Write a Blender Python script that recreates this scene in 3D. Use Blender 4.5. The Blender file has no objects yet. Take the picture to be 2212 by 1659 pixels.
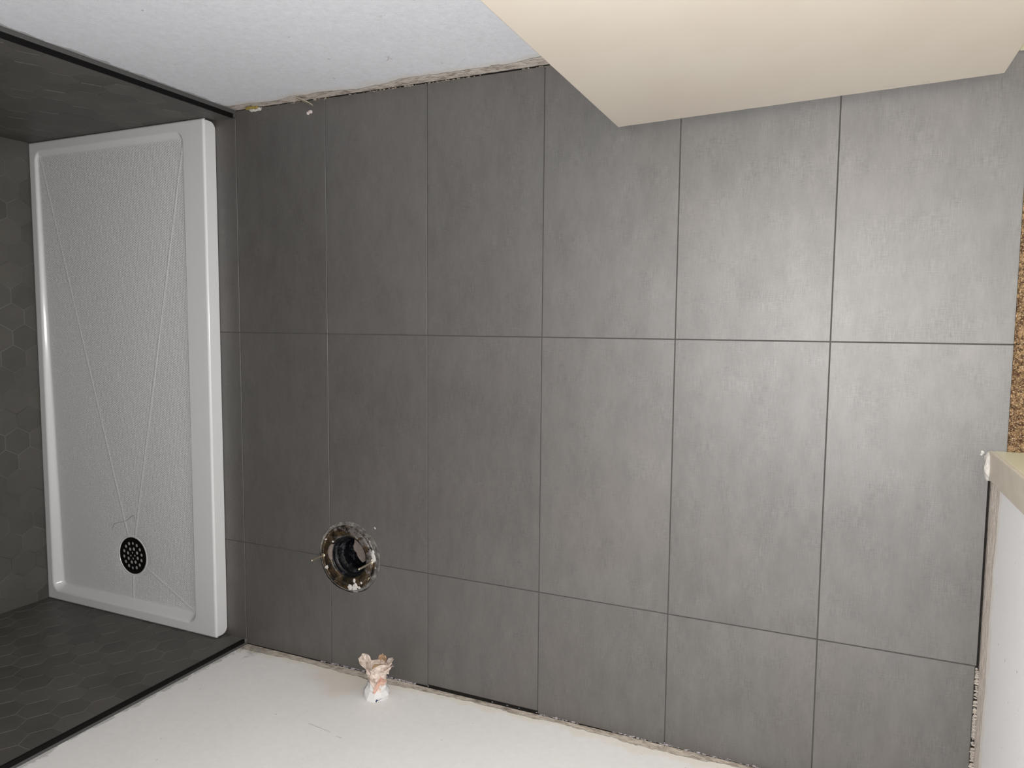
import bpy, bmesh, math, random
from mathutils import Vector, Matrix, noise

random.seed(7)
S = bpy.context.scene
COL = S.collection

# ------------------------------------------------------------ camera
cam_d = bpy.data.cameras.new('camera')
cam = bpy.data.objects.new('camera', cam_d)
COL.objects.link(cam)
cam_d.sensor_fit = 'HORIZONTAL'
cam_d.sensor_width = 36.0
cam_d.lens = 1566.895 / 2212.0 * 36.0
cam_d.clip_start = 0.02
cam_d.clip_end = 50
Rm = [[0.9129276081526422, 0.040887581860572064, -0.4060682059977783],
      [0.008512421440621223, -0.9966600604413254, -0.08121737869636954],
      [-0.40803274495299563, 0.0706889635706117, -0.9102265374484522]]
CAM = Vector((1.5341143549590783, 0.028495156047738352, 1.5576657129003892))
M = Matrix.Identity(4)
for r in range(3):
    M[r][0] = Rm[r][0]
    M[r][1] = -Rm[r][1]
    M[r][2] = -Rm[r][2]
    M[r][3] = CAM[r]
cam.matrix_world = M
S.camera = cam

# ------------------------------------------------------------ light
S.view_settings.view_transform = 'Standard'
S.view_settings.look = 'None'
S.view_settings.gamma = 1.0
S.view_settings.use_curve_mapping = False
S.view_settings.exposure = 0.0

w = bpy.data.worlds.new('world')
S.world = w
w.use_nodes = True
w.node_tree.nodes['Background'].inputs[0].default_value = (1.0, 0.97, 0.93, 1)
w.node_tree.nodes['Background'].inputs[1].default_value = 1.25


def lamp(name, kind, loc, energy, color=(1, 1, 1), size=None, sizey=None, target=None, **kw):
    d = bpy.data.lights.new(name, kind)
    d.energy = energy
    d.color = color
    if kind == 'AREA':
        d.shape = 'RECTANGLE'
        d.size = size
        d.size_y = sizey or size
    elif size is not None:
        d.shadow_soft_size = size
    for k, v in kw.items():
        setattr(d, k, v)
    o = bpy.data.objects.new(name, d)
    COL.objects.link(o)
    o.location = loc
    if target is not None:
        o.rotation_euler = (Vector(target) - Vector(loc)).to_track_quat('-Z', 'Y').to_euler()
    return o


# the phone's flash beside the lens is the main light; the next room adds soft light through the doorway
FLASH = CAM + Vector((0.004, -0.014, 0.004))
lamp('phone_flash', 'SPOT', FLASH, 98, (1.0, 0.985, 0.97), size=0.004,
     target=(1.25, -0.18, 0.0), spot_size=math.radians(178), spot_blend=0.5)


# ------------------------------------------------------------ node helpers
class X:
    """tiny expression wrapper over shader math nodes"""
    def __init__(s, nt, sock):
        s.nt, s.k = nt, sock

    def _m(s, op, *a):
        n = s.nt.nodes.new('ShaderNodeMath')
        n.operation = op
        for i, v in enumerate((s,) + a):
            if isinstance(v, X):
                s.nt.links.new(v.k, n.inputs[i])
            else:
                n.inputs[i].default_value = v
        return X(s.nt, n.outputs[0])

    def __add__(s, o): return s._m('ADD', o)
    def __radd__(s, o): return s._m('ADD', o)
    def __sub__(s, o): return s._m('SUBTRACT', o)
    def __rsub__(s, o): return (s * -1.0)._m('ADD', o)
    def __mul__(s, o): return s._m('MULTIPLY', o)
    def __rmul__(s, o): return s._m('MULTIPLY', o)
    def __truediv__(s, o): return s._m('DIVIDE', o)
    def cos(s): return s._m('COSINE')
    def abs(s): return s._m('ABSOLUTE')
    def max(s, o): return s._m('MAXIMUM', o)
    def min(s, o): return s._m('MINIMUM', o)

    def step(s, a, b):
        n = s.nt.nodes.new('ShaderNodeMapRange')
        n.interpolation_type = 'SMOOTHSTEP'
        s.nt.links.new(s.k, n.inputs[0])
        n.inputs[1].default_value = a
        n.inputs[2].default_value = b
        n.inputs[3].default_value = 0
        n.inputs[4].default_value = 1
        return X(s.nt, n.outputs[0])


class Mat:
    def __init__(s, name, rough=0.6, spec=0.5, metal=0.0):
        s.m = bpy.data.materials.new(name)
        s.m.use_nodes = True
        s.nt = s.m.node_tree
        s.b = s.nt.nodes['Principled BSDF']
        s.b.inputs['Roughness'].default_value = rough
        s.b.inputs['Specular IOR Level'].default_value = spec
        s.b.inputs['Metallic'].default_value = metal
        tc = s.nt.nodes.new('ShaderNodeTexCoord')
        s.co = tc.outputs['Object']
        sp = s.nt.nodes.new('ShaderNodeSeparateXYZ')
        s.nt.links.new(s.co, sp.inputs[0])
        s.x, s.y, s.z = [X(s.nt, sp.outputs[i]) for i in range(3)]

    def noise(s, scale=1.0, det=3, rough=0.5, sc=(1, 1, 1), off=(0, 0, 0), w=None):
        mp = s.nt.nodes.new('ShaderNodeMapping')
        s.nt.links.new(s.co, mp.inputs[0])
        mp.inputs['Scale'].default_value = sc
        mp.inputs['Location'].default_value = off
        n = s.nt.nodes.new('ShaderNodeTexNoise')
        if w is not None:
            n.noise_dimensions = '4D'
            s.nt.links.new(w.k, n.inputs['W'])
        s.nt.links.new(mp.outputs[0], n.inputs['Vector'])
        n.inputs['Scale'].default_value = scale
        n.inputs['Detail'].default_value = det
        n.inputs['Roughness'].default_value = rough
        return X(s.nt, n.outputs[0])

    def attr(s, name):
        n = s.nt.nodes.new('ShaderNodeAttribute')
        n.attribute_name = name
        return X(s.nt, n.outputs['Fac'])

    def mix(s, f, a, b):
        n = s.nt.nodes.new('ShaderNodeMix')
        n.data_type = 'RGBA'
        if isinstance(f, X):
            s.nt.links.new(f.k, n.inputs[0])
        else:
            n.inputs[0].default_value = f
        for i, c in ((6, a), (7, b)):
            if isinstance(c, tuple):
                n.inputs[i].default_value = c + (1,)
            else:
                s.nt.links.new(c, n.inputs[i])
        return n.outputs[2]

    def scale_col(s, col, f):
        n = s.nt.nodes.new('ShaderNodeVectorMath')
        n.operation = 'SCALE'
        if isinstance(col, tuple):
            n.inputs[0].default_value = col
        else:
            s.nt.links.new(col, n.inputs[0])
        s.nt.links.new(f.k, n.inputs['Scale'])
        return n.outputs[0]

    def color(s, c):
        if isinstance(c, tuple):
            s.b.inputs['Base Color'].default_value = c + (1,)
        else:
            s.nt.links.new(c, s.b.inputs['Base Color'])
        return s

    def set(s, name, v):
        if isinstance(v, X):
            s.nt.links.new(v.k, s.b.inputs[name])
        else:
            s.b.inputs[name].default_value = v
        return s

    def bump(s, h, dist=0.001, strength=1.0):
        n = s.nt.nodes.new('ShaderNodeBump')
        n.inputs['Strength'].default_value = strength
        n.inputs['Distance'].default_value = dist
        s.nt.links.new(h.k, n.inputs['Height'])
        s.nt.links.new(n.outputs[0], s.b.inputs['Normal'])
        return s


# ------------------------------------------------------------ materials
FLOOR_A = (0.062, 0.0580, 0.0530)


def m_tile(name, base, stretch=True):
    t = Mat(name, 0.5, 0.5)
    tid = t.attr('tile_id')
    big = t.noise(5.0, 4, 0.55, off=(3, 1, 0), w=tid * 7.0)
    cloud = t.noise(17.0, 5, 0.62, sc=(1.9, 0.7, 1), w=tid * 5.0)
    tint = t.noise(3.3, 3, 0.5, off=(9, 4, 2))
    vs = t.noise(1.0, 3, 0.6, sc=(520, 38, 38))
    hs = t.noise(1.0, 3, 0.6, sc=(60, 480, 60))
    gate = t.noise(16.0, 2, 0.5, off=(5, 5, 5)).step(0.42, 0.66)
    grain = t.noise(900.0, 1, 0.5)
    f = 1.0 + (big - 0.5) * 0.30 + (cloud - 0.5) * 0.42 + (tid - 0.5) * 0.08
    f = f + (vs - 0.5) * (gate * 0.38 + 0.18) + (hs - 0.5) * (gate * 0.30 + 0.12) + (grain - 0.5) * 0.35
    c = t.mix(tint.step(0.47, 0.60), base, (base[0] * 1.05, base[1] * 0.985, base[2] * 0.985))
    t.color(t.scale_col(c, f))
    t.set('Roughness', 0.57)
    t.set('Specular IOR Level', f * 0.90).set('IOR', 1.75)
    t.bump(vs * 0.5 + grain * 0.5, 0.00012, 0.6)
    return t


tile = m_tile('grey_floor_tile', FLOOR_A)
grout = Mat('grout', 0.9, 0.2)
grout.color(grout.scale_col((0.070, 0.067, 0.063), 0.75 + grout.noise(20, 3) * 0.5))
slab = Mat('dark_subfloor', 0.95, 0.1)
slab.color(slab.scale_col((0.02, 0.018, 0.016), 0.5 + slab.noise(90, 3)))

hexm = Mat('dark_hex_tile', 0.55, 0.4)
hid = hexm.attr('tile_id')
hexm.color(hexm.scale_col((0.080, 0.0755, 0.068),
                          0.9 + hid * 0.25 + (hexm.noise(14, 4, off=(2, 8, 1)) - 0.5) * 0.5))
hexm.bump(hexm.noise(300, 2), 0.0003, 0.5)
hexg = Mat('hex_grout', 0.9, 0.2)
hexg.color(hexg.scale_col((0.15, 0.145, 0.13), hexg.noise(9, 3).step(0.3, 0.7) * 0.7 + 0.5))
corner = Mat('grey_caulk', 0.6, 0.4).color((0.065, 0.065, 0.064))


def m_wall(name, base, band, col_a, col_b, axis='x', stain=None, edge=None, dark_amt=0.5, tex=1.0):
    """painted plaster; band(m) gives the height expression of the torn strip along the floor"""
    t = Mat(name, 0.75, 0.3)
    u = t.x if axis == 'x' else t.y
    n1 = t.noise(18, 5, 0.65)
    n2 = t.noise(90, 4, 0.6, off=(4, 4, 4))
    fine = t.noise(400, 3, 0.6, sc=(1, 1, 0.8))
    grit = t.noise(70, 4, 0.6, off=(2, 2, 9))
    h = band(t, u)
    d = h + (n1 - 0.5) * 0.03 + (n2 - 0.5) * 0.008 - t.z
    mask = d.step(0.0, 0.003)
    smear = (d + 0.028 + (n1 - 0.5) * 0.05).step(0.0, 0.020)
    mott = t.noise(2.4, 4, 0.55, off=(1, 7, 3))
    c = t.scale_col(base, 0.97 + (mott - 0.5) * 0.12 + (fine - 0.5) * 0.20 * tex + (grit - 0.5) * 0.22 * tex)  # fine term paints the shade of the surface pits into the colour
    c = t.mix(smear * 0.75, c, (base[0] * 0.93, base[1] * 0.89, base[2] * 0.80))
    if stain:
        c = t.mix(stain(t, n1), c, (base[0] * 0.86, base[1] * 0.76, base[2] * 0.64))
    torn = t.mix(t.noise(45, 5, 0.72, sc=(1, 1, 2.2)).step(0.44, 0.66), col_a, col_b)
    torn = t.mix((t.noise(22, 4, 0.7, sc=(1, 1, 6), off=(3, 0, 2)) - t.z * 4.0).step(0.50, 0.58) * dark_amt, torn, (0.10, 0.08, 0.07))  # dark gap streaks in the torn plaster, denser near the floor
    torn = t.mix(t.noise(160, 3, 0.7, off=(8, 1, 1)).step(0.62, 0.70) * dark_amt, torn, (0.06, 0.045, 0.035))
    c = t.mix(mask, c, torn)
    hgt = (fine * 0.75 * tex + t.noise(120, 3, off=(6, 0, 0)) * 0.30 * tex) * (1.0 - mask) + mask * (n2 * 2.5 - 2.0)
    if edge:
        e = edge(t, n1, n2)
        c = t.mix(e, c, (0.20, 0.19, 0.175))
    specks = t.noise(85, 1, 0.5, off=(12, 3, 5)).step(0.775, 0.80)
    c = t.mix(specks * 0.4, c, (0.12, 0.11, 0.10))
    t.color(c)
    t.bump(hgt, 0.0012, 1.0)
    return t


wl_top = m_wall('white_plaster_left_wall', (0.735, 0.75, 0.80),
                lambda t, u: 0.006 + t.noise(4, 2, off=(3, 3, 3)) * 0.062,
                (0.60, 0.55, 0.50), (0.30, 0.25, 0.21),
                edge=lambda t, a, b: (0.012 + (a - 0.5) * 0.05 - t.x).step(0.0, 0.004) * 0.55)
wl_bot = m_wall('white_plaster_right_wall', (0.80, 0.79, 0.78),
                lambda t, u: t.noise(3.2, 2, off=(1, 3, 3)) * 0.058 - 0.008,
                (0.56, 0.50, 0.43), (0.31, 0.265, 0.215),
                stain=lambda t, a: ((t.x - 0.40).abs() * 1.0 + (t.z - 0.06).abs() * 1.6 + (a - 0.5) * 0.14).step(0.20, 0.06) * 0.55,
                tex=0.5, edge=lambda t, a, b: ((0.014 + (a - 0.5) * 0.09 - t.x).step(0.0, 0.006) * 0.42).max(
                    (0.03 + t.z * -0.2 + (b - 0.5) * 0.03 - (t.x - 0.06).abs() * 0.3).step(0.012, 0.022) * 0.4))
wl_door = m_wall('white_plaster_door_wall', (0.89, 0.885, 0.90),
                 lambda t, u: 0.035 + t.noise(5, 2, off=(1, 3, 6)) * 0.04 + (u + 0.58) * 0.06,
                 (0.74, 0.67, 0.61), (0.62, 0.54, 0.48), axis='y', dark_amt=0.22, tex=0.25)
wall_plain = Mat('plain_white_plaster', 0.8, 0.2).color((0.62, 0.62, 0.62))
ceil_m = Mat('white_ceiling_paint', 0.9, 0.2).color((0.7, 0.7, 0.69))

cream = Mat('cream_door_paint', 0.42, 0.4)
cream.color(cream.mix(cream.noise(5, 4).step(0.4, 0.62), (0.545, 0.50, 0.432), (0.53, 0.477, 0.412)))
cream.bump(cream.noise(60, 3, sc=(0.4, 1, 1)), 0.0004, 0.3)
casing_m = Mat('cream_casing_paint', 0.4, 0.45)
casing_m.color(casing_m.mix(casing_m.noise(30, 4).step(0.35, 0.7), (0.61, 0.545, 0.46), (0.65, 0.60, 0.50)))
jamb_m = Mat('yellowed_jamb_paint', 0.4, 0.45).color((0.66, 0.64, 0.47))
chalk = Mat('white_filler', 0.85, 0.2)
chalk.color(chalk.scale_col((0.54, 0.52, 0.49), 0.8 + chalk.noise(120, 4) * 0.4))
tanpl = Mat('tan_plaster_rubble', 0.95, 0.1)
tanpl.color(tanpl.mix(tanpl.noise(120, 4, 0.7).step(0.4, 0.62), (0.36, 0.32, 0.27), (0.10, 0.08, 0.065)))
greypl = Mat('grey_mortar', 0.95, 0.1)
greypl.color(greypl.mix(greypl.noise(130, 4, 0.7).step(0.4, 0.62), (0.40, 0.38, 0.40), (0.13, 0.12, 0.13)))
glasswool = Mat('yellow_fibre', 0.9, 0.1).color((0.26, 0.20, 0.06))

black = Mat('black_aluminium', 0.55, 0.12).color((0.004, 0.0035, 0.0035))
blackp = Mat('black_abs_plastic', 0.22, 0.5)
blackp.color(blackp.mix(blackp.noise(45, 4, 0.7).step(0.52, 0.75), (0.005, 0.005, 0.006), (0.06, 0.063, 0.08)))
blackp.bump(blackp.noise(60, 4), 0.002, 0.6)

# shower tray
acr = Mat('white_acrylic', 0.42, 0.5)
acr.color((0.63, 0.635, 0.64))
acr.set('Coat Weight', 0.35).set('Coat Roughness', 0.12)
bm_ = acr.attr('basin')
k = 2 * math.pi / 0.0061
hexp = (acr.x * k).cos() + (acr.x * (k * 0.5) + acr.y * (k * 0.866)).cos() + (acr.x * (k * -0.5) + acr.y * (k * 0.866)).cos()
acr.set('Roughness', 0.42 + bm_ * 0.10)
acr.bump(hexp * bm_, 0.00024, 0.85)

brown = Mat('rusty_flange_metal', 0.28, 0.6, 0.3)
rb = brown.noise(40, 5, 0.7)
bc = brown.mix(rb.step(0.40, 0.60), (0.010, 0.008, 0.006), (0.070, 0.045, 0.020))
bc = brown.mix((brown.noise(75, 4, 0.7, off=(7, 2, 2)) + brown.x * 1.1 + brown.y * 1.1).step(0.55, 0.63), bc, (0.16, 0.145, 0.14))
bc = brown.mix(brown.noise(60, 4, 0.8, off=(1, 9, 2)).step(0.66, 0.69), bc, (0.42, 0.40, 0.36))
brown.color(bc).bump(brown.noise(110, 4, 0.7), 0.002, 0.8)
brass = Mat('brass', 0.35, 0.5, 0.8).color((0.56, 0.50, 0.38))
clay = Mat('pinkish_putty', 0.8, 0.2)
clay.color(clay.scale_col((0.17, 0.14, 0.125), 0.7 + clay.noise(120, 4) * 0.6))
paper = Mat('crumpled_masking_paper', 0.7, 0.2)
paper.color(paper.mix(paper.noise(75, 4, 0.75).step(0.42, 0.68), (0.72, 0.62, 0.55), (0.40, 0.30, 0.24)))  # darker noise patches paint crease shade into the paper colour
paper.bump(paper.noise(160, 3), 0.001, 0.5)
paper_w = Mat('white_painted_paper', 0.6, 0.3).color((0.66, 0.655, 0.65))
paper_b = Mat('brown_paper', 0.8, 0.2).color((0.40, 0.27, 0.17))
pink = Mat('pink_tape', 0.5, 0.4).color((0.62, 0.38, 0.30))
ink = Mat('blue_ink', 0.6, 0.2).color((0.03, 0.04, 0.10))
pencil = Mat('pencil_grey', 0.8, 0.2).color((0.40, 0.38, 0.36))

carpet_m = Mat('brown_loop_carpet', 0.9, 0.15)
cn = carpet_m.noise(130, 3, 0.6)
cc = carpet_m.mix(cn.step(0.40, 0.64), (0.09, 0.048, 0.025), (0.34, 0.22, 0.115))
carpet_m.color(carpet_m.mix(carpet_m.noise(400, 2, 0.6).step(0.5, 0.7), cc, (0.52, 0.39, 0.25)))
carpet_m.bump(carpet_m.noise(350, 3), 0.004, 1.0)


# ------------------------------------------------------------ mesh helpers
def link_mesh(name, bm, mats, parent=None, smooth=False):
    me = bpy.data.meshes.new(name)
    bm.to_mesh(me)
    bm.free()
    o = bpy.data.objects.new(name, me)
    COL.objects.link(o)
    for m in (mats if isinstance(mats, (list, tuple)) else [mats]):
        me.materials.append(m.m)
    if smooth:
        for p in me.polygons:
            p.use_smooth = True
    if parent:
        o.parent = parent
    return o


def tag(o, label, cat, group=None, kind=None):
    o['label'] = label
    o['category'] = cat
    if group:
        o['group'] = group
    if kind:
        o['kind'] = kind
    return o


def struct(o, label=None):
    o['kind'] = 'structure'
    if label:
        o['label'] = label
    return o


def empty(name, loc):
    o = bpy.data.objects.new(name, None)
    COL.objects.link(o)
    o.location = loc
    o.empty_display_size = 0.05
    return o


def box(bm, lo, hi, bevel=0.0, seg=2, mat=0):
    r = bmesh.ops.create_cube(bm, size=1.0)
    vs = r['verts']
    lo, hi = Vector(lo), Vector(hi)
    for v in vs:
        v.co = Vector(((lo[i] + hi[i]) / 2 + v.co[i] * (hi[i] - lo[i]) for i in range(3)))
    fs = set(f for v in vs for f in v.link_faces)
    for f in fs:
        f.material_index = mat
    if bevel > 0:
        es = list(set(e for v in vs for e in v.link_edges))
        bmesh.ops.bevel(bm, geom=es, offset=bevel, segments=seg, profile=0.5, affect='EDGES')


def lathe(bm, prof, n=64, center=(0, 0, 0), close=False, jitter=0.0, seed=0):
    rings = []
    for (r, z) in prof:
        ring = []
        for i in range(n):
            a = 2 * math.pi * i / n
            rr = r
            if jitter:
                rr += jitter * noise.noise(Vector((math.cos(a) * 2.5 + seed, math.sin(a) * 2.5, z * 40)))
            ring.append(bm.verts.new((center[0] + rr * math.cos(a), center[1] + rr * math.sin(a), center[2] + z)))
        rings.append(ring)
    for a, b in zip(rings[:-1], rings[1:]):
        for i in range(n):
            bm.faces.new((a[i], a[(i + 1) % n], b[(i + 1) % n], b[i]))
    if close:
        bm.faces.new(rings[-1])
    return rings


def cyl(bm, p0, p1, r0, r1=None, n=16, caps=True):
    p0, p1 = Vector(p0), Vector(p1)
    r1 = r0 if r1 is None else r1
    d = (p1 - p0).normalized()
    a = d.orthogonal().normalized()
    b = d.cross(a)
    A, B = [], []
    for i in range(n):
        t = 2 * math.pi * i / n
        o = a * math.cos(t) + b * math.sin(t)
        A.append(bm.verts.new(p0 + o * r0))
        B.append(bm.verts.new(p1 + o * r1))
    for i in range(n):
        bm.faces.new((A[i], A[(i + 1) % n], B[(i + 1) % n], B[i]))
    if caps:
        bm.faces.new(A[::-1])
        bm.faces.new(B)


def blob(bm, c, r, seed=0, sub=2, amp=0.45, squash=(1, 1, 1)):
    res = bmesh.ops.create_icosphere(bm, subdivisions=sub, radius=1.0)
    for v in res['verts']:
        d = v.co.normalized()
        f = 1 + amp * noise.noise(d * 1.7 + Vector((seed * 3.1, seed * 1.7, seed)))
        v.co = Vector((c[0] + d.x * f * r * squash[0], c[1] + d.y * f * r * squash[1], c[2] + d.z * f * r * squash[2]))


def boolean(o, cutter):
    md = o.modifiers.new('cut', 'BOOLEAN')
    md.operation = 'DIFFERENCE'
    md.solver = 'EXACT'
    md.object = cutter
    bpy.context.view_layer.update()
    dg = bpy.context.evaluated_depsgraph_get()
    me = bpy.data.meshes.new_from_object(o.evaluated_get(dg), preserve_all_data_layers=True, depsgraph=dg)
    o.modifiers.clear()
    o.data = me


# ------------------------------------------------------------ room dimensions (metres)
YT, YB = 0.609, -0.905        # plaster faces of the two long walls
TYT, TYB = 0.588, -0.888      # tiled faces inside the shower
XB = -0.823                   # tiled back wall
XR = 1.804                    # wall with the doorway
H = 2.40
YJ0, YJ1 = -0.193, 0.512      # doorway opening
HC = (0.366, -0.595)          # centre of the hole cut in the tiles
FC = (0.3580, -0.599)          # centre of the toilet drain

# ------------------------------------------------------------ floor
bm = bmesh.new()
tid = bm.faces.layers.float.new('tile_id')
G = 0.0011
xl = [-0.0950, -0.0005, 0.3040, 0.6090, 0.9135, 1.2195, 1.5230, 1.8250]
yl = [-0.8985, -0.6030, 0.0008, 0.6035]
for i in range(7):
    for j in range(3):
        a, b = xl[i], xl[i + 1]
        c, d = yl[j], yl[j + 1]
        a2 = a + (G if i else 0)
        b2 = b - (G if i < 6 else 0)
        if i == 6 and j == 0:
            b2 = 1.7960
        if j == 0:
            c = -0.9036 + 0.0008 * math.sin(i * 2.1)
            if i in (2, 3):
                c = -0.9005 if i == 2 else -0.8962
        if j == 2:
            d = 0.6066 + 0.0010 * math.sin(i * 1.3 + 1)
        n0 = len(bm.faces)
        h = 0.0006 * (random.random() - 0.5) if True else 0
        box(bm, (a2, c + (G if j else 0), -0.009), (b2, d - (G if j < 2 else 0), h), 0.0004, 1)
        bm.faces.ensure_lookup_table()
        tv = random.random()
        for f in bm.faces[n0:]:
            f[tid] = tv
# tile notched around the door casing
floor = link_mesh('floor', bm, [tile, grout, slab])
cut = bmesh.new()
box(cut, (1.7985, -0.95, -0.05), (1.90, -0.196, 0.05))
cutter = link_mesh('c', cut, slab)
boolean(floor, cutter)
bpy.data.objects.remove(cutter)
cut = bmesh.new()
pts = []
for i in range(72):
    a = 2 * math.pi * i / 72
    r = 0.0965 + 0.0025 * noise.noise(Vector((math.cos(a) * 2, math.sin(a) * 2, 3))) + 0.001 * noise.noise(Vector((math.cos(a) * 9, math.sin(a) * 9, 3)))
    pts.append((HC[0] + (r + 0.0012) * math.cos(a), HC[1] + (r - 0.0005) * math.sin(a)))
lo_ = [cut.verts.new((x, y, -0.5)) for x, y in pts]
hi_ = [cut.verts.new((x, y, 0.1)) for x, y in pts]
cut.faces.new(lo_[::-1])
cut.faces.new(hi_)
for i in range(72):
    j = (i + 1) % 72
    cut.faces.new((lo_[i], lo_[j], hi_[j], hi_[i]))
cutter = link_mesh('c', cut, slab)
boolean(floor, cutter)
struct(floor)
# grout bed just below the tile faces, and the slab under it, both cut by the same hole
bm = bmesh.new()
box(bm, (-0.09, -0.8955, -0.009), (1.7975, 0.6005, -0.0012))
box(bm, (1.7975, -0.190, -0.009), (1.8245, 0.6005, -0.0012))
g1 = link_mesh('grout', bm, grout, floor)
boolean(g1, cutter)
bm = bmesh.new()
box(bm, (-0.93, -1.02, -0.05), (1.93, 0.73, -0.0095))
s1 = link_mesh('subfloor', bm, slab, floor)
boolean(s1, cutter)
bpy.data.objects.remove(cutter)


# ------------------------------------------------------------ plaster walls
def wall_box(name, lo, hi, mat):
    b = bmesh.new()
    box(b, lo, hi)
    return struct(link_mesh(name, b, mat))


wall_box('wall_left', (0.0, YT, 0.0005), (XR + 0.11, YT + 0.10, H), wl_top)
wall_box('wall_right', (0.0, YB - 0.10, 0.0005), (XR + 0.11, YB, H), wl_bot)
bm = bmesh.new()
box(bm, (XR, YB, -0.012), (XR + 0.11, YJ0 - 0.014, H))
box(bm, (XR, YJ1 + 0.014, -0.012), (XR + 0.11, YT, H))
box(bm, (XR, YJ0 - 0.014, 2.07), (XR + 0.11, YJ1 + 0.014, H))
struct(link_mesh('wall_front', bm, wl_door))
wall_box('ceiling', (-0.93, YB - 0.1, H), (XR + 0.11, YT + 0.1, H + 0.05), ceil_m)


# ------------------------------------------------------------ hex tiled shower walls
def hex_wall(name, u0, u1, z0, z1, cu, cz, place, thick_lo, joint=None, tilt=0.005):
    """place(u, z, depth) -> world point; depth 0 = tile face, negative = into the wall"""
    V = 0.0757
    R = V / math.sqrt(3)
    bm = bmesh.new()
    lay = bm.faces.layers.float.new('tile_id')
    g = 0.0003 if joint else 0.0011
    n0 = int((u0 - cu) / (1.5 * R)) - 2
    n1 = int((u1 - cu) / (1.5 * R)) + 2
    rnd = random.Random(len(name) + int(cu * 1000))
    for i in range(n0, n1 + 1):
        for j in range(int((z0 - cz) / V) - 2, int((z1 - cz) / V) + 2):
            c_u = cu + i * 1.5 * R
            c_z = cz + j * V + (V / 2 if i % 2 else 0)
            if c_u < u0 - R or c_u > u1 + R or c_z < z0 - V or c_z > z1 + V:
                continue
            dj = rnd.uniform(-0.0003, 0.0003)
            tu, tz = rnd.uniform(-tilt, tilt), rnd.uniform(-tilt, tilt)
            tv = rnd.random()
            rings = []
            for (rr, dd) in ((R - g, -0.004), (R - g, -0.0007), (R - g - (0.0002 if joint else 0.0008), 0.0)):
                ring = []
                for q in range(6):
                    a = math.pi / 3 * q
                    du, dz = rr * math.cos(a), rr * math.sin(a)
                    ring.append(bm.verts.new((c_u + du, c_z + dz, dd + dj + tu * du + tz * dz)))
                rings.append(ring)
            fs = [bm.faces.new(rings[2])]
            for A, B in zip(rings[:-1], rings[1:]):
                for q in range(6):
                    fs.append(bm.faces.new((A[q], A[(q + 1) % 6], B[(q + 1) % 6], B[q])))
            for f in fs:
                f[lay] = tv
    for co, no in (((u0, 0, 0), (-1, 0, 0)), ((u1, 0, 0), (1, 0, 0)), ((0, z0, 0), (0, -1, 0)), ((0, z1, 0), (0, 1, 0))):
        geom = bm.verts[:] + bm.edges[:] + bm.faces[:]
        bmesh.ops.bisect_plane(bm, geom=geom, plane_co=co, plane_no=no, clear_outer=True, dist=1e-6)
    # backing
    q = len(bm.verts)
    box(bm, (u0, z0, thick_lo), (u1, z1, -0.0010), mat=1)
    for v in bm.verts:
        u, z, d = v.co
        v.co = Vector(place(u, z, d))
    bmesh.ops.recalc_face_normals(bm, faces=bm.faces[:])
    return struct(link_mesh(name, bm, [hexm, joint or hexg]))


ZT = 0.0
hex_wall('wall_back', TYB - 0.02, TYT + 0.02, ZT, H, 0.1056, 0.078,
         lambda u, z, d: (XB + d, u, z), -0.10)
hex_wall('wall_shower_right', XB - 0.08, 0.0, ZT, H, -0.159, 0.430,
         lambda u, z, d: (u, TYB + d, z), -0.10)
hex_wall('wall_shower_left', XB - 0.08, 0.0, ZT, H, -0.137, 0.405,
         lambda u, z, d: (u, TYT - d, z), -0.10, joint=hexm, tilt=0.002)


# black metal edge profiles that finish the tiled walls
def edge_profile(name, y0, sgn, label):
    bm = bmesh.new()
    lo = (-0.0045, min(y0 - sgn * 0.002, y0 + sgn * 0.0102), 0.011)
    hi = (0.0030, max(y0 - sgn * 0.002, y0 + sgn * 0.0102), H - 0.001)
    box(bm, lo, hi, 0.0022, 4)
    root = link_mesh(name, bm, black, None, True)
    tag(root, label, 'tile trim')
    b2 = bmesh.new()
    box(b2, (0.0, min(y0 + sgn * 0.0100, y0 + sgn * 0.0205), 0.0005), (0.0022, max(y0 + sgn * 0.0100, y0 + sgn * 0.0205), H - 0.002), 0.0005, 1)
    r = link_mesh('return_leg', b2, corner, root)
    r['label'] = 'dark grey return strip beside the black trim'
    return root


edge_profile('tile_edge_trim', TYT, 1, 'black vertical edge trim in the upper left corner of the photo, beside the left shower wall')
edge_profile('tile_edge_trim', TYB, -1, 'black vertical edge trim in the lower left corner of the photo, beside the hexagon-tiled wall')

# ------------------------------------------------------------ shower tray
TX0, TX1 = XB + 0.001, -0.0745
TY0, TY1 = TYB + 0.001, TYT - 0.001
RIM = 0.043
tray = empty('shower_tray', ((TX0 + TX1) / 2, (TY0 + TY1) / 2, 0))
tag(tray, 'white acrylic shower tray with textured basin filling the tiled alcove', 'shower tray')
DR = Vector((-0.4495, -0.7015))
# basin outline (rounded rectangle at the rim) : x0,x1,y0,y1
BX0, BX1, BY0, BY1 = -0.7945, -0.1548, -0.858, 0.560
cz = {'D': (DR.x, DR.y, 0.0135), 'TL': (-0.780, 0.545, 0.0350), 'TR': (-0.160, 0.545, 0.0345),
      'BL': (-0.778, -0.838, 0.0160), 'BR': (-0.165, -0.845, 0.0170), 'BM': (DR.x, -0.838, 0.0150)}
tris = [('D', 'TL', 'TR'), ('D', 'TR', 'BR'), ('D', 'BR', 'BM'), ('D', 'BM', 'BL'), ('D', 'BL', 'TL')]


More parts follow.
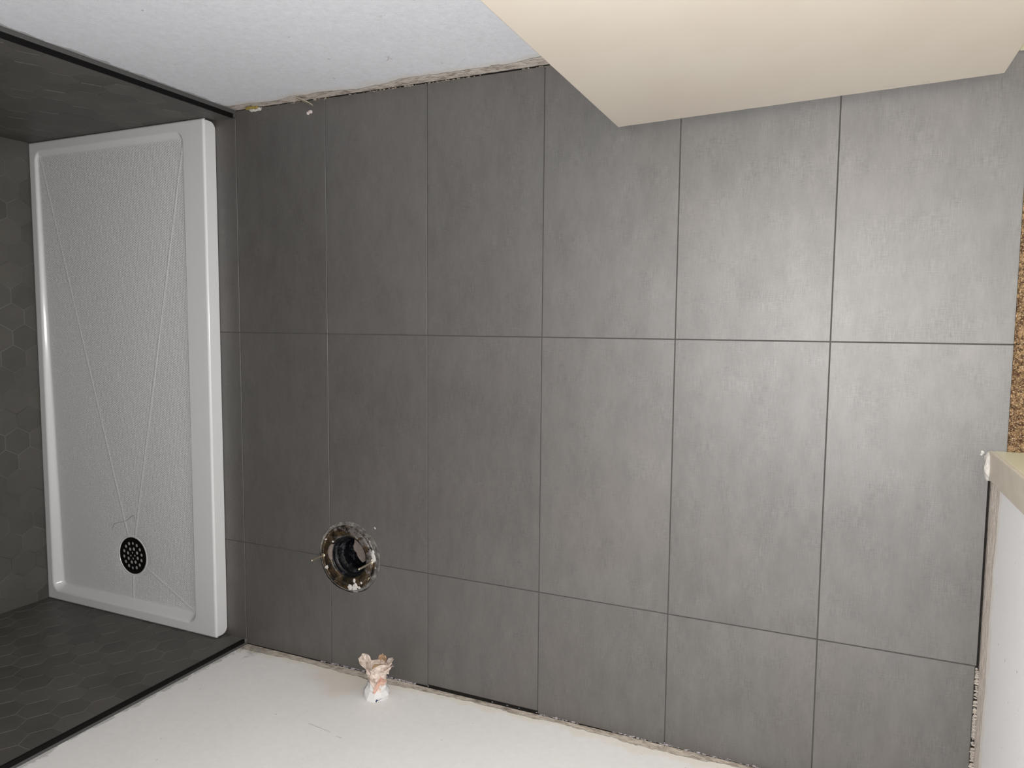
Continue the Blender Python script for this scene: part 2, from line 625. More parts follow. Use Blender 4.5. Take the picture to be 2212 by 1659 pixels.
def plane_z(x, y):
    best = None
    ang = math.atan2(y - DR.y, x - DR.x)
    for t in tris:
        A, B, C_ = [cz[k_] for k_ in t]
        det = (B[0] - A[0]) * (C_[1] - A[1]) - (C_[0] - A[0]) * (B[1] - A[1])
        s_ = ((x - A[0]) * (C_[1] - A[1]) - (C_[0] - A[0]) * (y - A[1])) / det
        t_ = ((B[0] - A[0]) * (y - A[1]) - (x - A[0]) * (B[1] - A[1])) / det
        if s_ >= -1e-6 and t_ >= -1e-6:
            return A[2] + s_ * (B[2] - A[2]) + t_ * (C_[2] - A[2])
    return cz['D'][2]


def seg_d(x, y, a, b):
    ax, ay, bx, by = a[0], a[1], b[0], b[1]
    L = (bx - ax) ** 2 + (by - ay) ** 2
    t = max(0, min(1, ((x - ax) * (bx - ax) + (y - ay) * (by - ay)) / L))
    return math.hypot(x - ax - t * (bx - ax), y - ay - t * (by - ay))


def sdf_basin(x, y):
    cx, cy = (BX0 + BX1) / 2, (BY0 + BY1) / 2
    rad = 0.032
    qx = abs(x - cx) - (BX1 - BX0) / 2 + rad
    qy = abs(y - cy) - (BY1 - BY0) / 2 + rad
    return math.hypot(max(qx, 0), max(qy, 0)) + min(max(qx, qy), 0) - rad


def sm(t):
    t = max(0.0, min(1.0, t))
    return t * t * (3 - 2 * t)


def tray_z(x, y):
    d = -sdf_basin(x, y)                     # >0 inside the basin
    if d <= 0:
        return RIM, 0.0
    fz = plane_z(x, y)
    depth = RIM - fz
    # long gentle flank at the back, steeper at the front
    wdt = 0.002 + depth / 1.55
    t = min(d / wdt, (BY1 - y) / (wdt + 0.010))
    z = RIM - depth * (0.55 * t + 0.45 * sm(t)) if t < 1 else fz
    if t > 0.9:
        rg = 0.0
        for kk, amp in (('TL', 1), ('TR', 1), ('BR', 1), ('BM', 1)):
            dd = seg_d(x, y, DR, cz[kk])
            rg = max(rg, amp * math.exp(-(dd / 0.0022) ** 2))
        z += 0.0013 * rg
    dr = math.hypot(x - DR.x, y - DR.y)
    z -= 0.0025 * math.exp(-max(0, dr - 0.060) / 0.012) if dr < 0.13 else 0
    return z, sm((t - 0.95) * 2.0) * (1 - 0.9 * (rg if t > 0.9 else 0))


bm = bmesh.new()
lay = bm.verts.layers.float.new('basin')
nx, ny = 300, 590
grid = []
for i in range(nx + 1):
    row = []
    x = TX0 + (TX1 - TX0) * i / nx
    for j in range(ny + 1):
        y = TY0 + (TY1 - TY0) * j / ny
        z, b = tray_z(x, y)
        # soft outer edges
        e = min(x - TX0, y - TY0, TY1 - y)
        if e < 0.004:
            z -= 0.0035 * (1 - e / 0.004) ** 2
        e2 = TX1 - x
        if e2 < 0.0035:
            z -= 0.0038 * (1 - e2 / 0.0035)
        v = bm.verts.new((x, y, z))
        v[lay] = b
        row.append(v)
    grid.append(row)
RD = 0.0590
for i in range(nx):
    for j in range(ny):
        q = (grid[i][j], grid[i + 1][j], grid[i + 1][j + 1], grid[i][j + 1])
        cx = sum(v.co.x for v in q) / 4 - DR.x
        cy = sum(v.co.y for v in q) / 4 - DR.y
        if math.hypot(cx, cy) < RD - 0.003:
            continue
        bm.faces.new(q)
bmesh.ops.delete(bm, geom=[v for v in bm.verts if not v.link_faces], context='VERTS')
for v in bm.verts:
    v.co -= tray.location
link_mesh('basin', bm, acr, tray, True)
# apron with rounded lower corners
bm = bmesh.new()
AZ = RIM - 0.0036
prof = []
r = 0.020
ya, yb = TY0 + 0.003, TY1 - 0.003
prof.append((ya, AZ))
for q in range(9):
    a = math.pi + math.pi / 2 * q / 8
    prof.append((ya + r + r * math.cos(a), 0.001 + r + r * math.sin(a)))
for q in range(9):
    a = 1.5 * math.pi + math.pi / 2 * q / 8
    prof.append((yb - r + r * math.cos(a), 0.001 + r + r * math.sin(a)))
prof.append((yb, AZ))
f0 = bm.faces.new([bm.verts.new((TX1 + 0.0004, y, z)) for y, z in prof])
ext = bmesh.ops.extrude_face_region(bm, geom=[f0])
for v in ext['geom']:
    if isinstance(v, bmesh.types.BMVert):
        v.co.x -= 0.018
bmesh.ops.recalc_face_normals(bm, faces=bm.faces[:])
for v in bm.verts:
    v.co -= tray.location
ap = link_mesh('apron', bm, acr, tray)
mdb = ap.modifiers.new('bev', 'BEVEL')
mdb.width = 0.0015
mdb.segments = 2
# tray body under the deck so that the deck has thickness
bm = bmesh.new()
box(bm, (TX0 + 0.004, TY0 + 0.005, 0.0), (TX1 - 0.02, TY1 - 0.005, 0.004))
for v in bm.verts:
    v.co -= tray.location
link_mesh('underside', bm, acr, tray)

# drain grate
gz = tray_z(DR.x + 0.07, DR.y)[0]
drain = empty('shower_drain', (DR.x, DR.y, gz - 0.004))
tag(drain, 'round black shower drain cover with ring of holes set in the white tray', 'drain')
bm = bmesh.new()
lathe(bm, [(0.0555, 0.0030), (0.0545, 0.0042), (0.0525, 0.0044), (0.0515, 0.0034), (0.0505, 0.0005), (0.0505, -0.006)], 72)
link_mesh('seat_ring', bm, acr, drain, True)
bm = bmesh.new()
lathe(bm, [(0.0498, 0.0026), (0.0498, 0.0034), (0.0488, 0.0040), (0.0475, 0.0041)], 72)
ring = [v for v in bm.verts if v.co.z > 0.00405]
bm.faces.new(ring)
bot = [v for v in bm.verts if v.co.z < 0.0027]
bm.faces.new(bot[::-1])
bmesh.ops.recalc_face_normals(bm, faces=bm.faces[:])
grate = link_mesh('grate', bm, black, drain)
cutb = bmesh.new()
holes = []
for kq in range(4):
    holes.append((0.0078, kq * 90 + 8, 0.0031))
for kq in range(8):
    holes.append((0.0190, kq * 45 + 30, 0.0048))
for kq in range(14):
    holes.append((0.0338, kq * 360 / 14 + 10, 0.0047 if kq not in (3, 10) else 0.0040))
for rr, a, hr in holes:
    a = math.radians(a)
    c = (rr * math.cos(a), rr * math.sin(a))
    cyl(cutb, (c[0], c[1], -0.02), (c[0], c[1], 0.02), hr, n=14)
cutter = link_mesh('c', cutb, black)
cutter.location = drain.location
boolean(grate, cutter)
bpy.data.objects.remove(cutter)
bm = bmesh.new()
lathe(bm, [(0.0500, 0.0015), (0.001, 0.0015)], 48)
drain.scale = (1.165, 1.165, 1.0)
sump = Mat('grey_drain_body', 0.6, 0.3).color((0.42, 0.41, 0.40))
link_mesh('drain_body', bm, sump, drain)



def ribbon(bm, pts, wdt, normal):
    normal = Vector(normal)
    prev = None
    for i, p in enumerate(pts):
        p = Vector(p)
        a = Vector(pts[max(0, i - 1)])
        b = Vector(pts[min(len(pts) - 1, i + 1)])
        s_ = (b - a).cross(normal).normalized() * (wdt / 2 * (0.5 + random.random()))
        L, R_ = bm.verts.new(p - s_), bm.verts.new(p + s_)
        if prev:
            bm.faces.new((prev[0], L, R_, prev[1]))
        prev = (L, R_)


# hairline mark on the tray above the drain
bm = bmesh.new()
hl = [(-0.535, -0.628), (-0.527, -0.610), (-0.510, -0.603), (-0.485, -0.597), (-0.462, -0.588), (-0.445, -0.574), (-0.436, -0.572), (-0.431, -0.581), (-0.430, -0.592)]
ribbon(bm, [(x, y, tray_z(x, y)[0] + 0.0007) for x, y in hl], 0.0012, (0, 0, 1))
for v in bm.verts:
    v.co -= tray.location
link_mesh('hairline_mark', bm, Mat('grey_hairline', 0.7, 0.2).color((0.20, 0.195, 0.19)), tray)

# ------------------------------------------------------------ toilet drain flange
fl = empty('toilet_flange', (FC[0], FC[1], 0))
tag(fl, 'rusty brown toilet flange with black pipe and two brass bolts in the floor tile hole', 'toilet flange')


def local(bm, o):
    for v in bm.verts:
        v.co -= o.location


FX, FY = FC
bm = bmesh.new()
lathe(bm, [(0.0885, -0.014), (0.0885, -0.0055), (0.087, -0.0042), (0.083, -0.0040), (0.0815, -0.0062), (0.079, -0.0064),
           (0.0775, -0.0042), (0.070, -0.0046), (0.062, -0.0052), (0.0590, -0.0060), (0.0565, -0.0095), (0.0550, -0.016)],
      96, (FX, FY, 0), jitter=0.0008)
local(bm, fl)
link_mesh('flange_ring', bm, brown, fl, True)
# slots pressed in the ring (raised tongues)
for a0 in (60, 100, 205, 250, 300, 335):
    bm = bmesh.new()
    vs = []
    for i in range(9):
        a = math.radians(a0 + i * 2.4)
        for rr in (0.067, 0.0725):
            vs.append((FX + rr * math.cos(a), FY + rr * math.sin(a)))
    ring_o = [vs[i * 2 + 1] for i in range(9)]
    ring_i = [vs[i * 2] for i in range(9)][::-1]
    face = bm.faces.new([bm.verts.new((x, y, -0.0028)) for x, y in ring_o + ring_i])
    e = bmesh.ops.extrude_face_region(bm, geom=[face])
    for v in e['geom']:
        if isinstance(v, bmesh.types.BMVert):
            v.co.z -= 0.003
    bmesh.ops.recalc_face_normals(bm, faces=bm.faces[:])
    local(bm, fl)
    link_mesh('bolt_slot', bm, brown, fl)
# black pipe going down
bm = bmesh.new()
lathe(bm, [(0.0570, -0.010), (0.0550, -0.009), (0.0540, -0.012), (0.0535, -0.020), (0.0500, -0.022), (0.0490, -0.024),
           (0.0485, -0.036), (0.0420, -0.040), (0.0400, -0.046), (0.0390, -0.060), (0.0385, -0.32)], 72, (FX, FY, 0), close=True, jitter=0.0010, seed=4)
local(bm, fl)
link_mesh('waste_pipe', bm, blackp, fl, True)
# grey mortar crescent around the flange, ragged
mort = Mat('thinset_ring', 0.9, 0.2)
mort.color(mort.mix(mort.noise(70, 4, 0.7).step(0.35, 0.6), (0.23, 0.22, 0.205), (0.09, 0.085, 0.08)))
bm = bmesh.new()
N = 140
first = prev = None
for i in range(N):
    a = 2 * math.pi * i / N
    ca, sa = math.cos(a), math.sin(a)
    j1 = noise.noise(Vector((ca * 4, sa * 4, 1.0)))
    j2 = noise.noise(Vector((ca * 9, sa * 9, 5.0)))
    side = max(0.0, math.cos(a - math.radians(80)) + 0.35)          # mortar smeared over the tile on one side only
    ox, oy = HC[0] + (0.0968 + 0.0010 * side + 0.0016 * j2) * ca, HC[1] + (0.0955 + 0.0010 * side + 0.0016 * j2) * sa
    mx, my = HC[0] + 0.0945 * ca, HC[1] + 0.0930 * sa
    ix, iy = FX + (0.0870 + 0.0012 * j1) * ca, FY + (0.0870 + 0.0012 * j1) * sa
    cur = [bm.verts.new((ix, iy, -0.0062)), bm.verts.new(((ix * 2 + mx) / 3, (iy * 2 + my) / 3, -0.0030 + 0.0008 * j1)),
           bm.verts.new((mx, my, -0.0004 + 0.0006 * j2)), bm.verts.new((ox, oy, 0.0007 if side > 0.15 else -0.004)), bm.verts.new((ox + 0.0004 * ca, oy + 0.0004 * sa, -0.006))]
    if prev:
        for q in range(4):
            bm.faces.new((prev[q], cur[q], cur[q + 1], prev[q + 1]))
    else:
        first = cur
    prev = cur
for q in range(4):
    bm.faces.new((prev[q], first[q], first[q + 1], prev[q + 1]))
bmesh.ops.recalc_face_normals(bm, faces=bm.faces[:])
local(bm, fl)
link_mesh('mortar_ring', bm, mort, fl, True)
# white splashes of filler on the ring : (angle deg from +x, radius, size)
for n_, (a, rr, sz, sq) in enumerate([(-152, 0.077, 0.0062, 1), (-88, 0.082, 0.0090, 1), (-74, 0.084, 0.0105, 1), (-62, 0.086, 0.0060, 1),
                                  (8, 0.083, 0.0095, 1), (16, 0.086, 0.0060, 1), (2, 0.081, 0.006, 1), (-72, 0.063, 0.0048, 1), (140, 0.062, 0.0040, 1), (150, 0.083, 0.004, 1),
                                  (-55, 0.078, 0.0035, 1), (-8, 0.092, 0.006, 1), (-25, 0.093, 0.0055, 1), (38, 0.094, 0.005, 1)]):
    a = math.radians(a)
    bm = bmesh.new()
    for q in range(3):
        blob(bm, (FX + rr * math.cos(a) + random.uniform(-.6, .6) * sz, FY + rr * math.sin(a) + random.uniform(-.6, .6) * sz, -0.0042),
             sz * random.uniform(0.45, 0.8), n_ * 5 + q, 2, 0.7, (1, 1, 0.28))
    local(bm, fl)
    link_mesh('filler_splash', bm, chalk, fl)
# putty patch lying in the pipe mouth
bm = bmesh.new()
edge_l = [(0.3710, -0.5485), (0.3700, -0.5600), (0.3655, -0.5690), (0.3690, -0.5790), (0.3770, -0.5860), (0.3790, -0.5950), (0.3880, -0.6030), (0.3960, -0.6100)]
edge_r = [(0.4030, -0.6060), (0.4040, -0.5900), (0.4010, -0.5750), (0.3930, -0.5620), (0.3830, -0.5530)]
f0 = bm.faces.new([bm.verts.new((x - 0.0115, y - 0.0075, -0.034 + 0.0015 * noise.noise(Vector((x * 80, y * 80, 0))))) for x, y in edge_l + edge_r])
e = bmesh.ops.extrude_face_region(bm, geom=[f0])
for v in e['geom']:
    if isinstance(v, bmesh.types.BMVert):
        v.co.z -= 0.005
bmesh.ops.recalc_face_normals(bm, faces=bm.faces[:])
local(bm, fl)
link_mesh('putty', bm, clay, fl)
bm = bmesh.new()
N = 20
prev = None
for i in range(N + 1):
    t = i / N
    a = math.radians(148 + 46 * t)
    wd = 0.008 * math.sin(math.pi * t) ** 0.6 + 0.0004
    cur = [bm.verts.new((FX + r_ * math.cos(a), FY + r_ * math.sin(a), z_)) for r_, z_ in ((0.0585 + wd, -0.0048), (0.0575 + wd * .5, -0.0030), (0.0560, -0.007), (0.0548, -0.016))]
    if prev:
        for q in range(3):
            bm.faces.new((prev[q], cur[q], cur[q + 1], prev[q + 1]))
    prev = cur
local(bm, fl)
link_mesh('putty', bm, clay, fl, True)


# closet bolts
def bolt(x, y, hgt, r, tilt=(0, 0)):
    bm = bmesh.new()
    n = 12
    zs = [-0.008]
    turns = int(hgt / 0.0012)
    prof = [(r, -0.008)]
    for q in range(turns * 2):
        prof.append((r * (1.0 if q % 2 == 0 else 0.86), -0.004 + hgt * q / (turns * 2)))
    prof.append((r * 0.7, -0.004 + hgt + 0.0008))
    rings = lathe(bm, prof, n, (0, 0, 0), close=True)
    for v in bm.verts:
        v.co = Vector((x + v.co.x + v.co.z * tilt[0], y + v.co.y + v.co.z * tilt[1], v.co.z))
    blob(bm, (x, y, -0.003), 0.0062, 3, 2, 0.2, (1, 1, 0.45))
    local(bm, fl)
    return link_mesh('closet_bolt', bm, brass, fl, True)


bolt(0.2780, -0.6035, 0.050, 0.0030)
bolt(0.4345, -0.6025, 0.056, 0.0030)
bm = bmesh.new()
cyl(bm, (0.423, -0.652, -0.002), (0.433, -0.640, 0.004), 0.0017, n=10)
local(bm, fl)
link_mesh('metal_pin', bm, brass, fl, True)


# ------------------------------------------------------------ wrapped pipe stub on the right wall
PB = Vector((0.5105, YB, 0.0865))
ps = empty('pipe_stub', PB)
tag(ps, 'short supply pipe sticking out of the white wall, stuffed and wrapped in crumpled paper', 'pipe stub')
ax = (Vector((0.527, -0.80, 0.101)) - PB).normalized()
ux = Vector((1, 0, 0))
ux = (ux - ax * ux.dot(ax)).normalized()
uz = ux.cross(ax)
if uz.z < 0:
    uz = -uz


def tubepoint(s_, a, r_):
    return PB + ax * s_ + ux * (r_ * math.cos(a)) + uz * (r_ * math.sin(a))


def crumple(prof, n, seed, amp, a0=0, a1=2 * math.pi):
    bm = bmesh.new()
    full = abs(a1 - a0 - 2 * math.pi) < 1e-3
    rings = []
    for q, (s_, r_) in enumerate(prof):
        ring = []
        for i in range(n if full else n + 1):
            a = a0 + (a1 - a0) * i / n
            rnd = random.Random(seed * 1000 + q * 50 + i)
            rr = r_ * (1 + amp * rnd.uniform(-1, 1))
            ring.append(bm.verts.new(tubepoint(s_ + rnd.uniform(-1, 1) * 0.0025 * (q > 0), a, rr)))
        rings.append(ring)
    for A, B in zip(rings[:-1], rings[1:]):
        m = len(A)
        for i in range(m if full else m - 1):
            j = (i + 1) % m
            if random.random() < 0.5:
                bm.faces.new((A[i], A[j], B[j]))
                bm.faces.new((A[i], B[j], B[i]))
            else:
                bm.faces.new((A[i], A[j], B[i]))
                bm.faces.new((A[j], B[j], B[i]))
    return bm


bm = crumple([(0.0, 0.0335), (0.006, 0.0345), (0.014, 0.0325), (0.024, 0.028), (0.036, 0.0245), (0.046, 0.0235)], 11, 1, 0.09)
for v in bm.verts:
    if v.co.y < YB + 0.001:
        v.co.y = YB - 0.001
local(bm, ps)
b0 = link_mesh('paper_collar', bm, paper_w, ps)
b0['label'] = 'white painted collar flaring against the wall'
bm = crumple([(0.026, 0.0255), (0.038, 0.0245), (0.050, 0.0235), (0.062, 0.0240), (0.074, 0.0250), (0.086, 0.0275)], 11, 2, 0.12)
local(bm, ps)
link_mesh('paper_sleeve', bm, paper, ps)
bm = bmesh.new()
cyl(bm, PB - ax * 0.02, PB + ax * 0.078, 0.0125, n=24)
local(bm, ps)
link_mesh('pipe', bm, Mat('dull_copper', 0.4, 0.5, 0.6).color((0.30, 0.16, 0.09)), ps, True)


# flared torn flaps at the mouth
def flap(s0, a, half, length, out, seed, mat, name='paper_flap', r0=0.0245, twist=0.0):
    bm = bmesh.new()
    nu, nv = 5, 5
    rows = []
    rnd = random.Random(seed)
    for i in range(nu + 1):
        t = i / nu
        row = []
        for j in range(nv + 1):
            sj = (j / nv - 0.5) * 2
            wv = half * (0.75 + 0.5 * math.sin(t * 2.6)) * (1 - 0.25 * t ** 4)
            aa = a + sj * wv + twist * t
            rr = r0 + out * t ** 1.6 + rnd.uniform(-1, 1) * 0.0022
            ss = s0 + length * t * (1 - 0.18 * abs(sj) ** 2) - 0.35 * out * t ** 3 + rnd.uniform(-1, 1) * 0.0022
            row.append(bm.verts.new(tubepoint(ss, aa, rr)))
        rows.append(row)
    for i in range(nu):
        for j in range(nv):
            A, B, C_, D = rows[i][j], rows[i + 1][j], rows[i + 1][j + 1], rows[i][j + 1]
            bm.faces.new((A, B, C_))
            bm.faces.new((A, C_, D))
    local(bm, ps)
    o = link_mesh(name, bm, mat, ps)
    sd = o.modifiers.new('thick', 'SOLIDIFY')
    sd.thickness = 0.0009
    return o


D2R = math.radians
flap(0.070, D2R(165), 0.55, 0.044, 0.020, 11, paper, r0=0.0270)
flap(0.070, D2R(120), 0.34, 0.022, 0.006, 21, paper, r0=0.0275)
flap(0.068, D2R(42), 0.66, 0.050, 0.010, 12, paper, r0=0.0285)
flap(0.072, D2R(15), 0.50, 0.036, 0.014, 22, paper, r0=0.0285)
flap(0.080, D2R(-30), 0.50, 0.030, 0.012, 14, paper)
flap(0.080, D2R(-95), 0.40, 0.024, 0.000, 15, paper_b, 'brown_flap')
flap(0.046, D2R(25), 0.30, 0.028, 0.014, 17, pink, 'pink_tape_tail', r0=0.0240, twist=0.2)
# pink tape strip running diagonally down the sleeve
bm = bmesh.new()
prev = None
for i in range(9):
    t = i / 8
    a = D2R(38 + 40 * t)
    s_ = 0.072 - 0.050 * t
    r_ = 0.0268 + 0.0008 * math.sin(i * 3)
    cur = [bm.verts.new(tubepoint(s_ + 0.004, a + 0.05, r_)), bm.verts.new(tubepoint(s_ - 0.004, a - 0.28 * (1 - 0.6 * t), r_ + 0.0006))]
    if prev:
        bm.faces.new((prev[0], cur[0], cur[1], prev[1]))
    prev = cur
local(bm, ps)
o = link_mesh('pink_tape', bm, pink, ps)
o.modifiers.new('thick', 'SOLIDIFY').thickness = 0.0006
# wad of paper in the mouth
bm = bmesh.new()
c = PB + ax * 0.088
blob(bm, c - ax * 0.014, 0.014, 8, 2, 0.7)
local(bm, ps)
link_mesh('paper_wad', bm, paper_b, ps)
# blue ink marks at the base
bm = bmesh.new()
ribbon(bm, [tubepoint(0.004, D2R(58), 0.0362), tubepoint(0.010, D2R(57), 0.0362), tubepoint(0.014, D2R(54), 0.0352)], 0.0024, tubepoint(0, D2R(58), 1) - PB)
ribbon(bm, [tubepoint(0.011, D2R(60), 0.0362), tubepoint(0.013, D2R(46), 0.0362), tubepoint(0.015, D2R(36), 0.0352)], 0.0018, tubepoint(0, D2R(48), 1) - PB)
local(bm, ps)
link_mesh('ink_mark', bm, ink, ps)

# ------------------------------------------------------------ door
DOOR_Z = 0.028
da = Vector((1.0927, 0.4478))
db = Vector((1.7808, 0.4702))
door = empty('door_1', (db.x, db.y, 0))
door['kind'] = 'structure'
dv = (db - da).normalized()
dn = Vector((-dv.y, dv.x))   # away from the camera (+y)
L_ = (db - da).length
bm = bmesh.new()
box(bm, (0, 0, DOOR_Z), (L_, 0.035, 2.03), 0.0015, 2)
# ragged lower edge
es = [e for e in bm.edges if all(abs(v.co.z - DOOR_Z) < 0.002 for v in e.verts) and abs(e.verts[0].co.x - e.verts[1].co.x) > 0.3]
bmesh.ops.subdivide_edges(bm, edges=es, cuts=90)
for v in bm.verts:
    if v.co.z < DOOR_Z + 0.002 and v.co.y < 0.01:
        v.co.z += 0.0022 * max(0, noise.noise(Vector((v.co.x * 28, 3.3, 0)))) - 0.0010 * max(0, noise.noise(Vector((v.co.x * 60, 9.3, 0))))
Rot = Matrix(((dv.x, dn.x, 0), (dv.y, dn.y, 0), (0, 0, 1)))
for v in bm.verts:
    p = Rot @ v.co + Vector((da.x, da.y, 0))
    v.co = p - door.location
link_mesh('door_leaf', bm, cream, door)


def door_pt(s_, z):
    p = da + dv * s_ - dn * 0.0004
    return Vector((p.x, p.y, z))


# scuffs and knob (the knob is above the frame of the photograph)
for s_, z, ln, an, mt in ((0.50, 0.048, 0.020, -0.1, pencil), (0.562, 0.038, 0.012, 0.4, pencil), (0.10, 0.066, 0.012, 0.2, chalk),
                          (0.33, 0.045, 0.010, 0.1, chalk)):
    bm = bmesh.new()
    P0, P1 = door_pt(s_, z), door_pt(s_ + ln, z + ln * an)
    ribbon(bm, [P0, (P0 + P1) / 2, P1], 0.0012, (-dn.x, -dn.y, 0))
    local(bm, door)
    link_mesh('scuff', bm, mt, door)
bm = bmesh.new()
kp = da + dv * 0.06
for sgn in (-1, 1):
    base = kp + (dn * 0.035 if sgn > 0 else Vector((0, 0)))
    d3 = Vector((dn.x, dn.y, 0)) * sgn
    b3 = Vector((base.x, base.y, 0.95))
    cyl(bm, b3, b3 + d3 * 0.006, 0.032, n=32)
    cyl(bm, b3 + d3 * 0.006, b3 + d3 * 0.032, 0.011, n=24)
    for q in range(6):
        t0, t1 = q / 6 * math.pi, (q + 1) / 6 * math.pi
        cyl(bm, b3 + d3 * (0.052 - 0.020 * math.cos(t0)), b3 + d3 * (0.052 - 0.020 * math.cos(t1)),
            max(0.004, 0.026 * math.sin(t0)), max(0.004, 0.026 * math.sin(t1)), n=32, caps=(q in (0, 5)))
local(bm, door)
link_mesh('door_knob', bm, brass, door, True)
for hz in (0.25, 1.05, 1.82):
    bm = bmesh.new()
    hp = db + dv * 0.008 - dn * 0.004
    cyl(bm, (hp.x, hp.y, hz), (hp.x, hp.y, hz + 0.09), 0.006, n=16)
    box(bm, (hp.x - 0.012, hp.y + 0.003, hz), (hp.x + 0.018, hp.y + 0.006, hz + 0.09))
    local(bm, door)
    link_mesh('hinge', bm, brass, door, True)

# doorway casing and jambs
bm = bmesh.new()
box(bm, (XR - 0.008, YJ0 - 0.052, 0.006), (XR + 0.0005, YJ0 + 0.0005, 2.10), 0.0025, 2)
box(bm, (XR - 0.008, YJ1 - 0.0005, 0.006), (XR + 0.0005, YJ1 + 0.052, 2.10), 0.0025, 2)
box(bm, (XR - 0.008, YJ0 - 0.052, 2.055), (XR + 0.0005, YJ1 + 0.052, 2.107), 0.0025, 2)
cas = struct(link_mesh('trim_1', bm, casing_m))
bm = bmesh.new()
box(bm, (XR + 0.0005, YJ0 - 0.014, 0.004), (XR + 0.118, YJ0, 2.07), 0.0015, 1)
box(bm, (XR + 0.0005, YJ1, 0.004), (XR + 0.118, YJ1 + 0.014, 2.07), 0.0015, 1)
box(bm, (XR + 0.0005, YJ0, 2.055), (XR + 0.118, YJ1, 2.07), 0.0015, 1)
struct(link_mesh('trim_2', bm, jamb_m))
# white filler lump at the foot of the casing
bm = bmesh.new()
blob(bm, (1.7980, -0.222, 0.010), 0.025, 30, 3, 0.30, (0.40, 1.0, 0.62))
blob(bm, (1.7960, -0.207, 0.003), 0.008, 31, 2, 0.5, (0.7, 1.0, 0.6))
blob(bm, (1.8000, -0.238, 0.006), 0.011, 33, 2, 0.5, (0.5, 1.0, 0.8))
tag(link_mesh('filler_lump', bm, chalk), 'white lump of filler at the foot of the door casing', 'filler')

# ------------------------------------------------------------ carpet of the next room
bm = bmesh.new()
box(bm, (1.8252, -0.9, -0.02), (3.2, 1.3, 0.001))
cb = link_mesh('carpet', bm, carpet_m)
tag(cb, 'brown flecked loop-pile carpet beyond the doorway', 'carpet')
bm = bmesh.new()
rnd = random.Random(3)
px_ = 0.0062
for i in range(0, 30):
    for j in range(0, 112):
        x = 1.8280 + i * px_ + rnd.uniform(-.0012, .0012)
        y = YJ0 + 0.003 + j * px_ + rnd.uniform(-.0012, .0012)
        if y > YJ1 - 0.003 and x < 1.93:
            continue
        r_ = rnd.uniform(0.0026, 0.0037)
        if i == 0:
            x += rnd.uniform(0, 0.0012)
        hh = rnd.uniform(0.0035, 0.007)
        res = bmesh.ops.create_icosphere(bm, subdivisions=1, radius=1.0)
        an = rnd.uniform(0, 3.14)
        ca, sa = math.cos(an), math.sin(an)
        for v in res['verts']:
            a_, b_, c_ = v.co.x * r_ * 1.15, v.co.y * r_ * 0.75, v.co.z * hh
            v.co = Vector((x + a_ * ca - b_ * sa, y + a_ * sa + b_ * ca, 0.001 + c_))
pile = link_mesh('carpet_pile', bm, carpet_m, cb, True)
pile['kind'] = 'stuff'


# ------------------------------------------------------------ rubble and residue along the wall feet
def rubble(name, mats, fn, n, label, seed, size=(0.0008, 0.0028)):
    rnd_ = random.Random(seed)
    bm = bmesh.new()
    for q in range(n):
        x, y, z = fn(rnd_)
        blob(bm, (x, y, z), rnd_.uniform(*size), q + seed, 1, 0.6,
             (rnd_.uniform(.7, 2.6), rnd_.uniform(.5, 1.0), rnd_.uniform(.5, 1.1)))
    o = link_mesh(name, bm, mats)
    tag(o, label, 'plaster debris', kind='stuff')
    return o


def near_top(r_):
    while True:
        x = r_.uniform(0.02, 1.75)
        if noise.noise(Vector((x * 7, 2.2, 0))) > -0.12:
            return x, 0.6075 - abs(r_.gauss(0, 0.0012)), r_.uniform(-0.005, 0.0005)


def near_bot(r_):
    while True:
        x = r_.uniform(0.02, 1.79)
        if 0.57 < x < 0.93 and r_.random() < 0.97:
            continue
        if noise.noise(Vector((x * 5, 8.2, 0))) > -0.15 or x > 1.1:
            return x, -0.9040 + abs(r_.gauss(0, 0.0010)), r_.uniform(-0.005, 0.0005)


def near_front(r_):
    while True:
        y = r_.uniform(-0.9, -0.26)
        if y > -0.61:
            continue
        return 1.8022 - abs(r_.gauss(0, 0.0012)), y, r_.uniform(-0.009, 0.0)


rubble('plaster_rubble', tanpl, near_top, 420, 'broken tan plaster along the foot of the left wall below the painted part', 1)
rubble('plaster_rubble', greypl, near_bot, 850, 'grey and tan plaster crumbs packed between floor tiles and the wall with the pipe', 2)
rubble('plaster_rubble', Mat('pale_rubble', .95, .1).color((0.42, 0.38, 0.34)), near_front, 260, 'pale plaster crumbs along the foot of the wall beside the doorway', 3)

# torn paper strip and crumb by the left wall
bm = bmesh.new()
strip = [((0.238, 0.607, 0.032), 0.010), ((0.246, 0.604, 0.028), 0.014), ((0.257, 0.600, 0.022), 0.013), ((0.266, 0.595, 0.014), 0.011), ((0.272, 0.591, 0.008), 0.013)]
prev = None
for p, wd in strip:
    p = Vector(p)
    cur = [bm.verts.new(p + Vector((0, 0, wd * .5)) + Vector((wd * .3, 0, 0))), bm.verts.new(p - Vector((wd * .3, 0, wd * .5)))]
    if prev:
        bm.faces.new((prev[0], cur[0], cur[1], prev[1]))
    prev = cur
o = link_mesh('drywall_paper_shred', bm, tanpl if False else Mat('torn_drywall_paper', 0.9, 0.1).color((0.36, 0.32, 0.25)))
o.modifiers.new('thick', 'SOLIDIFY').thickness = 0.0015
tag(o, 'curled shred of torn drywall paper hanging from the left wall near the shower', 'paper shred')


def crumb(x, y, r_, label, mat=chalk, seed=0, parts=3):
    bm = bmesh.new()
    rn = random.Random(seed)
    for q in range(parts):
        blob(bm, (x + rn.uniform(-1, 1) * r_, y + rn.uniform(-1, 1) * r_, r_ * 0.45), r_ * rn.uniform(.6, .9), seed + q, 2, 0.5, (1, 1, 0.7))
    o = link_mesh('plaster_crumb', bm, mat)
    tag(o, label, 'crumb')
    return o


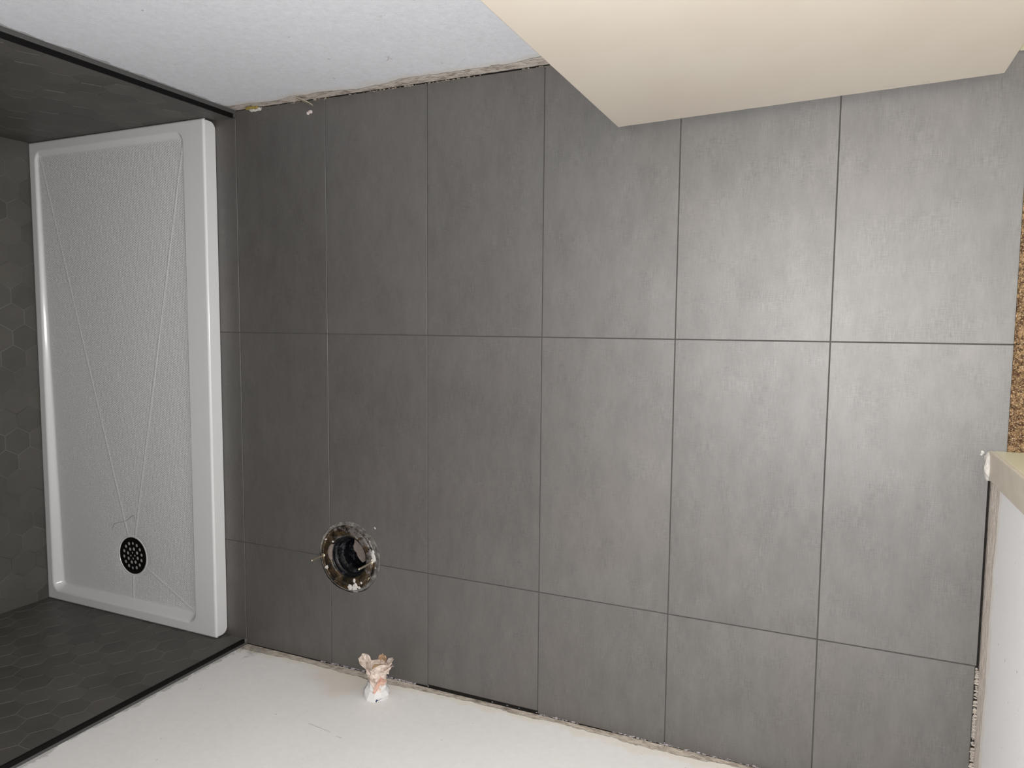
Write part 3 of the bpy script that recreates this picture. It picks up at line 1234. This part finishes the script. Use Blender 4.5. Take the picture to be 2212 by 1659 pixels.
crumb(0.2555, 0.5745, 0.0052, 'small pinkish white plaster crumb on the tile under the torn paper shred', Mat('pale_pink_plaster', .9, .1).color((.55, .49, .47)), 5, 4)
crumb(0.4490, -0.5035, 0.0026, 'tiny white plaster flake on the tile right of the toilet flange', chalk, 9, 2)
crumb(1.7880, -0.1985, 0.0030, 'white plaster crumb on the tile beside the foot of the door casing', chalk, 12, 3)
bm = bmesh.new()
for q in range(6):
    blob(bm, (0.055 + q * 0.006, 0.6045 + 0.001 * (q % 2), 0.014 + 0.003 * math.sin(q)), 0.0045, q + 60, 2, 0.6, (1.4, 0.8, 0.8))
tag(link_mesh('fibre_tuft', bm, glasswool), 'yellow fibre tuft in the torn foot of the left wall by the shower trim', 'insulation')
bm = bmesh.new()
for q in range(4):
    blob(bm, (0.062 + q * 0.009, 0.6025, 0.004), 0.0055, q + 80, 2, 0.6, (1.4, 0.8, 0.8))
tag(link_mesh('plaster_chunk', bm, chalk), 'pale plaster chunk below the yellow fibre tuft at the left wall', 'plaster chunk')

# pencil line on the right wall
bm = bmesh.new()
n_ = 12
for (a, b) in (((0.4436, 0.2633), (0.5138, 0.2712)), ((0.5338, 0.2785), (0.5499, 0.2812))):
    ribbon(bm, [(a[0] + (b[0] - a[0]) * i / n_, YB + 0.0004, a[1] + (b[1] - a[1]) * i / n_ + 0.0005 * math.sin(i * 1.7)) for i in range(n_ + 1)], 0.0011, (0, 1, 0))
wr = bpy.data.objects['wall_right']
link_mesh('pencil_line', bm, pencil, wr)
bm = bmesh.new()
for (x, z, l, a) in ((0.607, 0.165, 0.018, 0.9), (0.606, 0.178, 0.014, 0.2), (0.617, 0.162, 0.014, 1.9), (0.600, 0.160, 0.010, 0.4)):
    ribbon(bm, [(x, YT - 0.0004, z), (x + l * .5 * math.cos(a), YT - 0.0004, z + l * .5 * math.sin(a)), (x + l * math.cos(a), YT - 0.0004, z + l * math.sin(a))], 0.0013, (0, -1, 0))
link_mesh('pencil_line', bm, pencil, bpy.data.objects['wall_left'])
